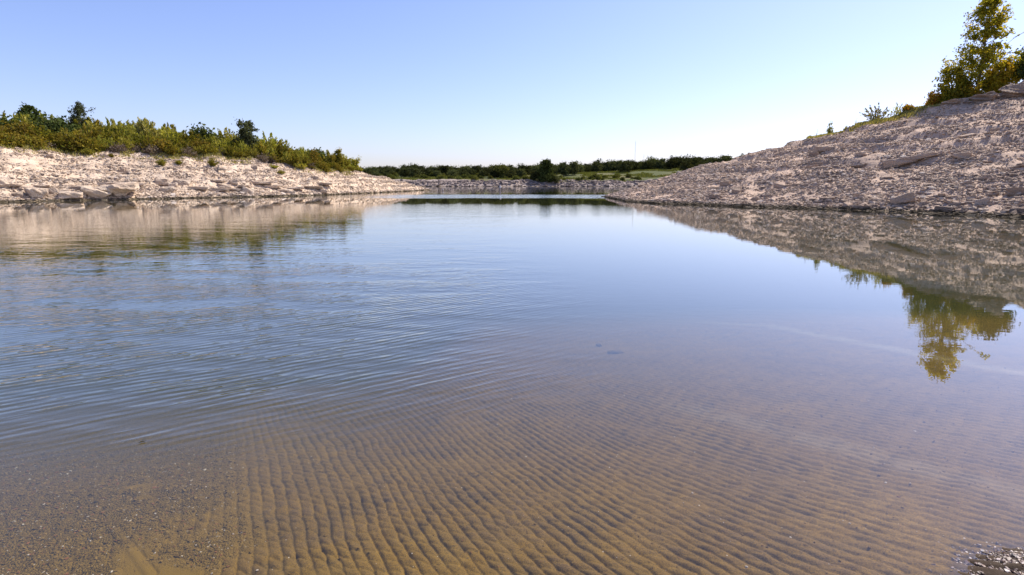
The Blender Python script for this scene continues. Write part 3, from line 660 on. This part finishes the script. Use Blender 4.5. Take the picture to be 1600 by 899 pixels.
def bush_round(seed, h, wd, n, leafmat, leaf=.10, per=34, sp=.16, asp=.6):
    r = rng_(seed); paths = []; lp = []
    for s_ in range(n):
        az = r.uniform(0, 6.283); el = math.asin(r.uniform(.05, 1)); q = r.uniform(.55, 1.05)
        p1 = np.array([math.cos(az) * math.cos(el) * wd * q, math.sin(az) * math.cos(el) * wd * q, math.sin(el) * h * q]); cv = curve((0, 0, 0), p1, (0, 0, .15 * h), 5)
        paths.append((cv, np.linspace(.022, .005, 5))); w_ = r.uniform(.45, 1, per)
        pts = np.stack([np.interp(w_, np.linspace(0, 1, 5), cv[:, k]) for k in range(3)], 1) + r.normal(size=(per, 3)) * sp * wd; pts[:, 2] = np.maximum(pts[:, 2], .02)
        lp.append(leaves(r, pts, r.uniform(leaf * .6, leaf * 1.3, per), aspect=asp, clump=np.full(per, r.uniform(0, 1))))
    return tubes('stems', paths, M_twig, 4), leafmesh('foliage', lp, leafmat)
def plant(name, meshes, parts, x_, y_, label, cat, group=None, rz=0., sc=(1, 1, 1), z=None):
    o = bpy.data.objects.new(name, None); C.collection.objects.link(o); o.empty_display_size = .3
    o.location = (x_, y_, float(H(x_, y_)) - .05 if z is None else z); o.rotation_euler = (0, 0, rz); o.scale = sc
    o['label'] = label; o['category'] = cat
    if group: o['group'] = group
    for m_, pn in zip(meshes, parts): link(pn, m_, o)
    return o
def copy_plant(src, name, x_, y_, label, group, rz, sc):
    c = src.copy(); C.collection.objects.link(c); c.location = (x_, y_, float(H(x_, y_)) - .05); c.rotation_euler = (0, 0, rz); c.scale = sc
    c['label'] = label
    if group: c['group'] = group
    elif 'group' in c: del c['group']
    for ch in [q for q in src.children]:
        d = ch.copy(); C.collection.objects.link(d); d.parent = c
    return c
TC = ('trunk', 'crown'); SF = ('stems', 'foliage')

# ---- left bank bushes: prototypes (first use places the prototype itself)
PROTO = {
 'green': [bush_feather(300 + k, 2.6, 1.25, 62, L_gre, .15) for k in range(4)],
 'olive': [bush_feather(310 + k, 2.2, 1.35, 55, L_olv, .14, .6, 28, .4) for k in range(3)],
 'rust': [bush_round(320 + k, 1.7, 1.3, 62, L_rus, .11) for k in range(3)],
 'dark': [bush_round(330 + k, 2.7, 1.6, 90, L_drk, .15, 40, .13) for k in range(2)],
 'grey': [bush_round(340 + k, 1.0, .9, 60, L_gry, .07, 14, .12) for k in range(2)],
 'plume': [bush_feather(350, 3.4, 1.45, 110, L_plu, .21, .45)],
}
used = {}
def put_bush(kind, x_, y_, label, name, cat, group, rz, sc, k_):
    k_ = k_ % len(PROTO[kind]); key = (kind, k_)
    if key not in used:
        used[key] = plant(name, PROTO[kind][k_], SF, x_, y_, label, cat, group, rz, sc); return used[key]
    return copy_plant(used[key], name, x_, y_, label, group, rz, sc)
LBL = {'green': ('feathery_bush', 'feathery yellow green bush'), 'olive': ('olive_bush', 'dull olive green bush'), 'rust': ('rust_shrub', 'low rusty orange shrub'),
       'dark': ('dark_bush', 'dark green rounded bush'), 'grey': ('dry_shrub', 'dry grey brown shrub')}
def zone_of(px):
    for lim, ph in ((75, 'near the left edge'), (165, 'by the half-bare tree'), (270, 'by the pale plume bush'), (345, 'between plume bush and leafy tree'),
                    (425, 'by the leafy dark tree'), (505, 'right of the leafy dark tree'), (600, 'at the right end of the thicket')):
        if px < lim: return ph
r = rng_(360)
top_px = [(0, 172), (60, 180), (120, 184), (200, 187), (260, 196), (300, 203), (350, 208), (400, 216), (450, 222), (500, 231), (530, 241), (560, 254), (572, 264)]
cnt = 0
for row, (off, n_) in enumerate(((.4, 46), (2.2, 34), (5.0, 30), (8.5, 26), (12.5, 22))):
    for q in range(n_):
        px = -25 + (q + r.uniform(.1, .9)) / n_ * 592
        if px > 545 and row > 1: continue
        a, _ = ray(px, 230); d = float(np.interp(a, le_a, le_d)) + off + r.uniform(-.7, .7) - (.3 if row == 0 else 0)
        x_, y_ = d * math.sin(a), d * math.cos(a); zg = float(H(x_, y_))
        ty = np.interp(px, [p[0] for p in top_px], [p[1] for p in top_px]) - 7 * ss(560, 440, px) * ss(70, 150, px) + r.uniform(-6, 10); _, tt = ray(px, ty); ztop = EYE + d * tt
        hh = ztop - zg
        u = r.uniform(); 
        if row == 0: kind = 'grey' if u < .3 else ('rust' if (px < 120 and u < .75) or u < .45 else ('olive' if u < .7 else 'green'))
        elif row == 1: kind = 'rust' if u < (.42 if px < 130 else .13) else ('olive' if u < (.55 if px < 180 else .32) else 'green')
        else: kind = 'dark' if (px < 110 and u < .5) or u < .07 else ('olive' if u < (.40 if px < 180 else .20) else 'green')
        base = {'green': 2.6, 'olive': 2.2, 'rust': 1.7, 'dark': 2.7, 'grey': 1.0}[kind]
        f_ = {0: .48, 1: .72, 2: .9, 3: 1.0, 4: 1.0}[row]; want = max(.7, hh * f_ * r.uniform(.85, 1.08))
        if kind == 'grey': want = min(want, 1.3)
        want = min(want, 4.2); s_ = want / base; wsc = min(max(s_, .6), 1.3) * r.uniform(.85, 1.15) * (1.25 if row > 1 else 1)
        nm, lb = LBL[kind]; ph = zone_of(px) or zone_of(590)
        depth_ = 'in front, ' if row < 2 else ''
        lab = lb + (' in front ' if row < 2 and kind != 'grey' else (' in the thicket ' if kind != 'grey' else ' ')) + ph
        put_bush(kind, x_, y_, lab, nm, 'bush', lab.replace(lb, {'green': 'feathery bushes', 'olive': 'olive bushes', 'rust': 'rust shrubs', 'dark': 'dark bushes', 'grey': 'dry shrubs'}[kind]), r.uniform(0, 6.28), (wsc, wsc, s_), int(r.integers(0, 9)))
def bush_at(kind, px, py_base, D, h, wsc, label, name, cat='bush', group=None, k_=0, basez=None):
    if D is None: x_, y_, D = hit(px, py_base)
    else: x_, y_ = at(px, py_base, D)
    b = {'green': 2.6, 'olive': 2.2, 'rust': 1.7, 'dark': 2.7, 'grey': 1.0, 'plume': 3.4}[kind]; s_ = h / b
    return put_bush(kind, x_, y_, label, name, cat, group, px * .7, (wsc, wsc, s_), k_)
a, _ = ray(226, 200); dp = float(np.interp(a, le_a, le_d)) + 4.5
bush_at('plume', 226, 200, dp, 4.4, 1.2, 'tall pale yellow plume bush rising above the green thicket', 'plume_bush')
bush_at('green', 253, 259, None, .85, .55, 'small round green shrub alone on the bare left bank', 'low_shrub', k_=1)
bush_at('olive', 279, 258, None, .7, .42, 'thin yellowish shrub right of the small round green shrub', 'low_shrub', k_=1)
bush_at('olive', 333, 260, None, 1.0, .5, 'thin twiggy shrub on the bank below the rust thicket', 'low_shrub', k_=0)
bush_at('green', 138, 242, None, .8, .6, 'low green shrub on stones just below the bare open tree', 'low_shrub', k_=2)
bush_at('olive', 174, 246, None, .55, .35, 'tiny olive tuft right of the low green shrub', 'low_shrub', k_=2)
for k_, (px, py, h, ws, lb) in enumerate([(440, 254, 1.0, .8, 'bright green spreading shrub under the right thicket'), (428, 263, .5, .6, 'low pale green shrub left of the spreading shrub'), (438, 272, .55, .55, 'low green tuft lowest on the bank below the spreading shrubs'),
        (470, 264, 1.0, .8, 'pale leafed loose shrub in the middle of the spreading shrubs'), (486, 265, .7, .5, 'grey green low shrub right of the loose pale shrub'), (506, 268, .5, .5, 'small yellow green tuft right of the spreading shrubs'),
        (532, 269, .9, .55, 'bright green round shrub below the small sapling'), (550, 267, .8, .6, 'round green shrub just right of the one below the sapling'), (562, 268, .7, .5, 'last yellow green shrub at the right end of the left bank')]):
    bush_at('green' if k_ != 4 else 'olive', px, py, None, h, ws, lb, 'low_shrub', k_=k_)

def tree_at(px, py_base, py_top, D, builder, label, name, cat='tree', drop=0):
    x_, y_ = at(px, (py_base + py_top) / 2, D); zg = float(H(x_, y_)) - .05; _, tt = ray(px, py_top); hh = EYE + D * tt - zg
    return plant(name, builder(hh), TC, x_, y_, label, cat)
def dleft(px, off): a, _ = ray(px, 200); return float(np.interp(a, le_a, le_d)) + off
tree_at(38, 190, 160, dleft(38, 12), lambda h: branch_tree(401, h, .95, .12, 14, .16, L_drk, .72, per=34, spread=.2), 'small dark round-topped tree rising behind the bushes near the left edge', 'round_top_tree')
tree_at(122, 200, 155, dleft(122, 9), lambda h: branch_tree(402, h, 1.15, .11, 24, .11, L_ggr, .42, per=22, spread=.18, up=1.5), 'open grey half-bare tree with feathery branches above the left bushes', 'half_bare_tree')
tree_at(383, 235, 181, dleft(383, 3.5), lambda h: branch_tree(403, h, 1.15, .14, 22, .14, L_ggr, .30, prof=lambda u: .55 + .5 * math.sin(math.pi * u) , per=36, spread=.22, lean=(-.03, 0)), 'leafy dark green tree standing alone above the middle bushes', 'leafy_tree')
tree_at(530, 268, 231, dleft(530, .8), lambda h: branch_tree(404, h, .62, .07, 14, .12, L_olv, .25, per=34, spread=.20), 'slim green sapling near the right end of the left bank', 'sapling')
tree_at(519, 268, 240, dleft(519, .5), lambda h: branch_tree(405, h, .6, .06, 11, .09, L_rus, .1, per=26, spread=.2), 'brown leafed shrubby sapling just left of the slim green one', 'sapling')
tree_at(555, 264, 247, dleft(555, 2.0), lambda h: branch_tree(406, h, .7, .06, 10, .12, L_gre, .3, per=26, spread=.2, prof=lambda u: .4 + .6 * u), 'small flat-topped sapling at the end of the thicket', 'sapling')

# ---- right crest
DR = 75.5
def syc_prof(u): return max(.06, (.62 + .5 * math.sin(math.pi * min(1, u * 1.15))) * (1 - .8 * max(0, u - .5) ** 1.2 * 1.6))
tree_at(1538, 152, -24, DR, lambda h: branch_tree(411, h, 2.1, .15, 48, .125, L_syc, .25, prof=syc_prof, per=36, spread=.25, up=.95, lean=(.02, 0), sub=5), 'tall yellow green tree on the crest of the right bank', 'tall_tree')
tree_at(1490, 162, 97, DR - .5, lambda h: branch_tree(412, h, 1.05, .10, 20, .125, L_syc, .15, prof=lambda u: .5 + .6 * math.sin(math.pi * u), per=34, spread=.24, lean=(-.12, 0)), 'shorter leaning tree left of the tall tree on the crest', 'short_tree')
def place_r(meshes, parts, px, D, label, name, cat, rz=0., sc=(1, 1, 1), py=170):
    x_, y_ = at(px, py, D); return plant(name, meshes, parts, x_, y_, label, cat, None, rz, sc)
yb = [bush_round(420 + k, 1.9, 1.15, 70, L_yel, .12, 36, .15) for k in range(2)]
ob = [bush_round(424 + k, 1.6, 1.1, 64, L_syc, .12, 36, .15) for k in range(2)]
place_r(yb[0], SF, 1461, DR - .9, 'orange tinted bush at the left end of the crest thicket', 'autumn_bush', 'bush', 0, (.75, .75, 1.15), 160)
place_r(ob[0], SF, 1478, DR - 1.0, 'olive green bush right of the orange tinted bush', 'crest_bush', 'bush', 1, (1.0, 1, .95), 160)
place_r(ob[1], SF, 1500, DR - 1.2, 'dense green bush under the shorter leaning tree', 'crest_bush', 'bush', 2, (1.0, 1, 1.0), 160)
place_r(yb[1], SF, 1520, DR - 1.0, 'golden bush between the two trees of the crest', 'autumn_bush', 'bush', 3, (.8, .8, .9), 150)
yt = branch_tree(431, 4.0, .75, .08, 22, .13, L_ygr, .08, prof=lambda u: .6 + .4 * math.sin(math.pi * u), per=44, spread=.27)
x_, y_ = at(1563, 130, DR + .3); plant('golden_tree', yt, TC, x_, y_, 'golden leafed small tree beside the trunk of the tall tree', 'tree')
dkb = bush_round(432, 2.2, 1.8, 110, L_drk, .13, 40, .12)
x_, y_ = at(1612, 105, DR + 1.5); plant('dark_bush', dkb, SF, x_, y_, 'dark bush on top of the outcrop at the right edge', 'bush', sc=(1.2, 1, 1.45), z=float(H(x_, y_)) + 1.4)
def sparse(seed, h, wd, n, mat, leaf, dens): return bush_feather(seed, h, wd, n, mat, leaf, .2, dens, .35)
place_r(sparse(441, 1.9, 1.75, 30, L_olv, .13, 16), SF, 1371, 73.6, 'open shrub with small pale leaves on the right crest skyline', 'open_shrub', 'shrub', py=183)
place_r(sparse(442, 1.75, .9, 18, L_gre, .12, 14), SF, 1403, 74.2, 'wispy yellow green shrub between the open shrub and the crest thicket', 'wispy_shrub', 'shrub', py=178)
place_r(bush_round(443, .8, .6, 34, L_yel, .09), SF, 1418, 74.4, 'low golden shrub next to the wispy shrub on the crest', 'low_shrub', 'shrub', py=178)
place_r(sparse(444, 1.7, .32, 12, L_gre, .12, 24), SF, 1297, 71.8, 'single slender upright green plant on the right skyline', 'slender_plant', 'plant', py=200)
place_r(sparse(445, 1.15, .12, 3, L_gry, .06, 9), SF, 1276, 71.3, 'thin nearly bare twig left of the slender plant on the skyline', 'bare_twig', 'plant', py=206)
place_r(sparse(446, 1.2, .15, 3, L_gry, .06, 9), SF, 1337, 72.9, 'thin bare twig between the slender plant and the open shrub', 'bare_twig', 'plant', py=190)

# grass: fringe on the right crest, tufts on the left bank, meadow across the lake
def grass(name, pts, h, seed, mat, label, asp=.12):
    r = rng_(seed); n = len(pts); hh = h * r.uniform(.5, 1.2, n); p = pts.copy(); p[:, 2] += hh * .45
    V, Fc, t_, o_ = leaves(r, p, hh * .55, up=np.array([[0, 0, 1.]]), aspect=asp, jit=.35)
    link(name, leafmesh(name, [(V, Fc, t_, o_)], mat), kind='stuff', label=label)
r = rng_(451); n = 9000; px = r.uniform(1262, 1470, n); a = np.array([ray(q, 200)[0] for q in px])
d = np.interp(a, re_a, re_d) + r.normal(-.6, .9, n); xx, yy = d * np.sin(a), d * np.cos(a); kp = fbm(xx * .5, yy * .5, 452, 3) > -.25
pts = np.stack([xx, yy, H(xx, yy)], 1)[kp]; grass('grass', pts, .30, 453, L_grs, 'dry yellow green grass along the right crest', .2)
r = rng_(455); n = 16000; a = r.uniform(R(-44), le_a[-4], n); d = np.interp(a, le_a, le_d) + r.normal(-.1, 1.0, n); xx, yy = d * np.sin(a), d * np.cos(a); kp = fbm(xx * .45, yy * .45, 456, 3) > -.1
pts = np.stack([xx, yy, H(xx, yy)], 1)[kp]; grass('grass', pts, .38, 457, L_grs, 'dry grass tufts at the foot of the left bushes', .22)
r = rng_(461); n = 60000; xx = r.uniform(-90, 110, n); yy = r.uniform(262, 330, n); kp = fbm(xx * .12, yy * .12, 462, 3) > 0
pts = np.stack([xx, yy, H(xx, yy)], 1)[kp]; grass('grass', pts, .7, 463, L_fgr, 'green and yellow grass of the meadow across the lake', .5)

# ------------------------------------------------------------------ far wood: single trees on the rise
FT = [branch_tree(500 + k, 7.0, 3.4, .22, 22, .42, L_far, .28, prof=lambda u: .5 + .6 * math.sin(math.pi * min(1, u + .1)), per=26, spread=.75, up=.55, sub=3) for k in range(6)]
FS = [bush_round(510 + k, 3.0, 2.2, 60, L_fgr, .36, 22, .16) for k in range(3)]
r = rng_(520); protos = {}; nt_ = 0
def far_tree(kind, x_, y_, s_, label, name, cat, group):
    global nt_
    k_ = int(r.integers(0, 6 if kind == 'oak' else 3)); key = (kind, k_); rz = r.uniform(0, 6.28); sc = (s_ * r.uniform(.9, 1.2), s_ * r.uniform(.9, 1.2), s_ * r.uniform(.85, 1.05))
    if key in protos: o = copy_plant(protos[key], name, x_, y_, label, group, rz, sc)
    else: o = protos[key] = plant(name, FT[k_] if kind == 'oak' else FS[k_], TC if kind == 'oak' else SF, x_, y_, label, cat, group, rz, sc)
    return o
rows = [(287, 34), (300, 40), (316, 46), (334, 46), (354, 46), (376, 44), (400, 42)]
for ri, (yy0, n_) in enumerate(rows):
    x0_, x1_ = -.27 * yy0 - 4, .40 * yy0 + 4
    for q in range(n_):
        x_ = x0_ + (q + r.uniform(.1, .9)) / n_ * (x1_ - x0_); y_ = yy0 + r.uniform(-7, 7)
        if ri < 3 and x_ > (28 if ri else 5) and r.uniform() < .9: continue
        side = 'behind the bright meadow' if x_ > .12 * yy0 else ('left of centre' if x_ < -.05 * yy0 else 'around the tall dark shore tree')
        rowp = 'front' if ri < 2 else ('middle' if ri < 4 else 'skyline')
        far_tree('oak', x_, y_, r.uniform(.7, 1.15) * (.97 if ri else .8) * np.interp(x_, [-80, 0, 60, 130], [.70, .80, .92, .98]), f'dark green oak, {rowp} of the far wood, {side}', 'oak_tree', 'tree', f'far wood oaks, {rowp}, {side}')
for q in range(90):
    x_ = r.uniform(-78, 60); y_ = r.uniform(263, 300) if x_ < 30 else r.uniform(263, 288)
    far_tree('bush', x_, y_, r.uniform(.35, .85), 'light green bush on the far meadow ' + ('right of' if x_ > 14 else 'left of') + ' the tall dark shore tree', 'meadow_bush', 'bush', 'meadow bushes ' + ('right' if x_ > 14 else 'left'))
dk = branch_tree(530, 10.5, 3.3, .3, 40, .42, L_drk, .05, prof=lambda u: 1.05 - .75 * u, per=40, spread=.7, up=.4)
x_, y_ = at(852, 270, 262); plant('shore_tree', dk, TC, x_, y_, 'tall dark pointed tree standing at the far shore', 'tree')
x_, y_ = at(836, 280, 264); far_tree('oak', x_, y_, .62, 'smaller dark tree at the left foot of the pointed shore tree', 'oak_tree', 'tree', None)
x_, y_ = at(868, 280, 263); far_tree('oak', x_, y_, .5, 'smaller dark tree at the right foot of the pointed shore tree', 'oak_tree', 'tree', None)
yl = branch_tree(531, 6, 2.6, .2, 26, .4, L_fgr, .1, per=34, spread=.65)
x_, y_ = at(785, 275, 285); plant('pale_tree', yl, TC, x_, y_, 'pale yellow green tree in front of the far wood left of the pointed tree', 'tree')

# ------------------------------------------------------------------ masts and marker posts
m_st, t_ = material('galvanised_steel'); N = NT(t_); N.out(N.pbr(N.mix(N.noise(N.pos(), 2, 3), (.30, .30, .31), (.42, .42, .43)), .5))
m_pw, t_ = material('painted_post'); N = NT(t_); N.out(N.pbr(N.mix(N.noise(N.pos(), 9, 4), (.20, .12, .09), (.48, .42, .38)), .7))
m_wh, t_ = material('white_band'); N = NT(t_); N.out(N.pbr(N.mix(N.noise(N.pos(), 9, 4), (.6, .58, .55), (.78, .77, .75)), .6))
def mast(px, py_top, D, label):
    x_, y_ = at(px, 250, D); z0 = float(H(x_, y_)); _, tt = ray(px, py_top); hh = EYE + D * tt - z0
    o = bpy.data.objects.new('radio_mast', None); C.collection.objects.link(o); o.location = (x_, y_, z0); o['label'] = label; o['category'] = 'mast'
    P_ = []; wd = .5
    legs = [(wd * math.cos(q), wd * math.sin(q)) for q in (0, 2.094, 4.189)]
    for lx, ly in legs: P_.append(([(lx, ly, 0), (lx, ly, hh * .5), (lx, ly, hh * .95)], [.06, .06, .06]))
    nseg = int(hh / 2)
    for s_ in range(nseg):
        a_ = legs[s_ % 3]; b_ = legs[(s_ + 1) % 3]; z_ = s_ * hh * .95 / nseg; P_.append(([(a_[0], a_[1], z_), (b_[0], b_[1], z_ + hh * .95 / nseg)], [.03, .03]))
    link('lattice', tubes('lattice', P_, m_st, 4), o)
    link('antenna', tubes('antenna', [([(0, 0, hh * .93), (0, 0, hh)], [.08, .05])], m_st, 6), o)
    return o
mast(992, 219, 900, 'taller of the two thin radio masts above the far wood')
mast(1006, 240, 900, 'shorter of the two thin radio masts above the far wood')
def post(px, py, hh, rd, label):
    a, d = wpt(px, py); x_, y_ = d * math.sin(a), d * math.cos(a)
    o = bpy.data.objects.new('marker_post', None); C.collection.objects.link(o); o.location = (x_, y_, 0); o['label'] = label; o['category'] = 'post'
    zg = float(H(x_, y_))
    link('pole', tubes('pole', [([(0, 0, zg - .1), (0, 0, hh * .5), (.02, 0, hh), (.02, 0, hh + .01)], [rd, rd, rd * .95, .01])], m_pw, 12), o)
    link('cap_band', tubes('cap_band', [([(.015, 0, hh * .62), (.018, 0, hh * .86)], [rd * 1.06, rd * 1.05])], m_wh, 12), o)
post(781.5, 300.5, 1.25, .14, 'upright marker post standing in the water near the far shore')
post(692, 298.5, .42, .16, 'short stub of a post in the water off the tip of the left bank')

for k_, (px, py, w_, lb) in enumerate([(935, 541, .05, 'small dark sunken stone seen through the water right of centre'), (962, 552, .10, 'longer dark sunken stone just below the small one under water')]):
    sx_, sy_ = bedpt(px, py); v, f = rock_shape(610 + k_, 4, 1.0, 12, .1)
    m_sk = m_dry if k_ else m_dry
    link('sunken_stone', mesh('sunken_stone', v * (w_, w_ * .5, .03), f, False, {'tint': ('FACE', np.full(len(f), .12))}, [m_sk]), loc=(sx_, sy_, float(H(sx_, sy_)) + .02), label=lb, category='stone')
# driftwood and floating leaf
r = rng_(600)
x_, y_, _ = hit(340, 268)
stp = [([(0, 0, 0), (.1, 0, .35), (.15, .1, .75)], [.12, .09, .03]), ([(.05, 0, .1), (-.3, .1, .3), (-.45, .1, .55)], [.08, .05, .02]), ([(.1, 0, .2), (.6, .1, .25), (1.3, .2, .12)], [.08, .05, .02])]
link('driftwood', tubes('driftwood', stp, M_twig, 8), loc=(x_, y_, float(H(x_, y_))), label='grey driftwood stump with bare roots on the upper left bank', category='driftwood')
a, d = wpt(222, 692); lf = np.array([(-.022, 0, 0), (-.008, .011, .003), (.014, .009, .002), (.024, 0, .005), (.012, -.010, .002), (-.010, -.010, .003), (0, 0, -.002)])
lfF = np.array([(6, 0, 5), (6, 5, 4), (6, 4, 3), (6, 3, 2), (6, 2, 1), (6, 1, 0)])
m_dl, t_ = material('dark_wet_leaf'); N = NT(t_); N.out(N.pbr(N.mix(N.noise(N.pos(), 90, 3), (.02, .02, .012), (.05, .04, .02)), .4))
link('floating_leaf', mesh('floating_leaf', lf, lfF, False, None, [m_dl]), loc=(d * math.sin(a), d * math.cos(a), .004), rz=.5, label='tiny dark leaf floating on the water at the lower left', category='leaf')
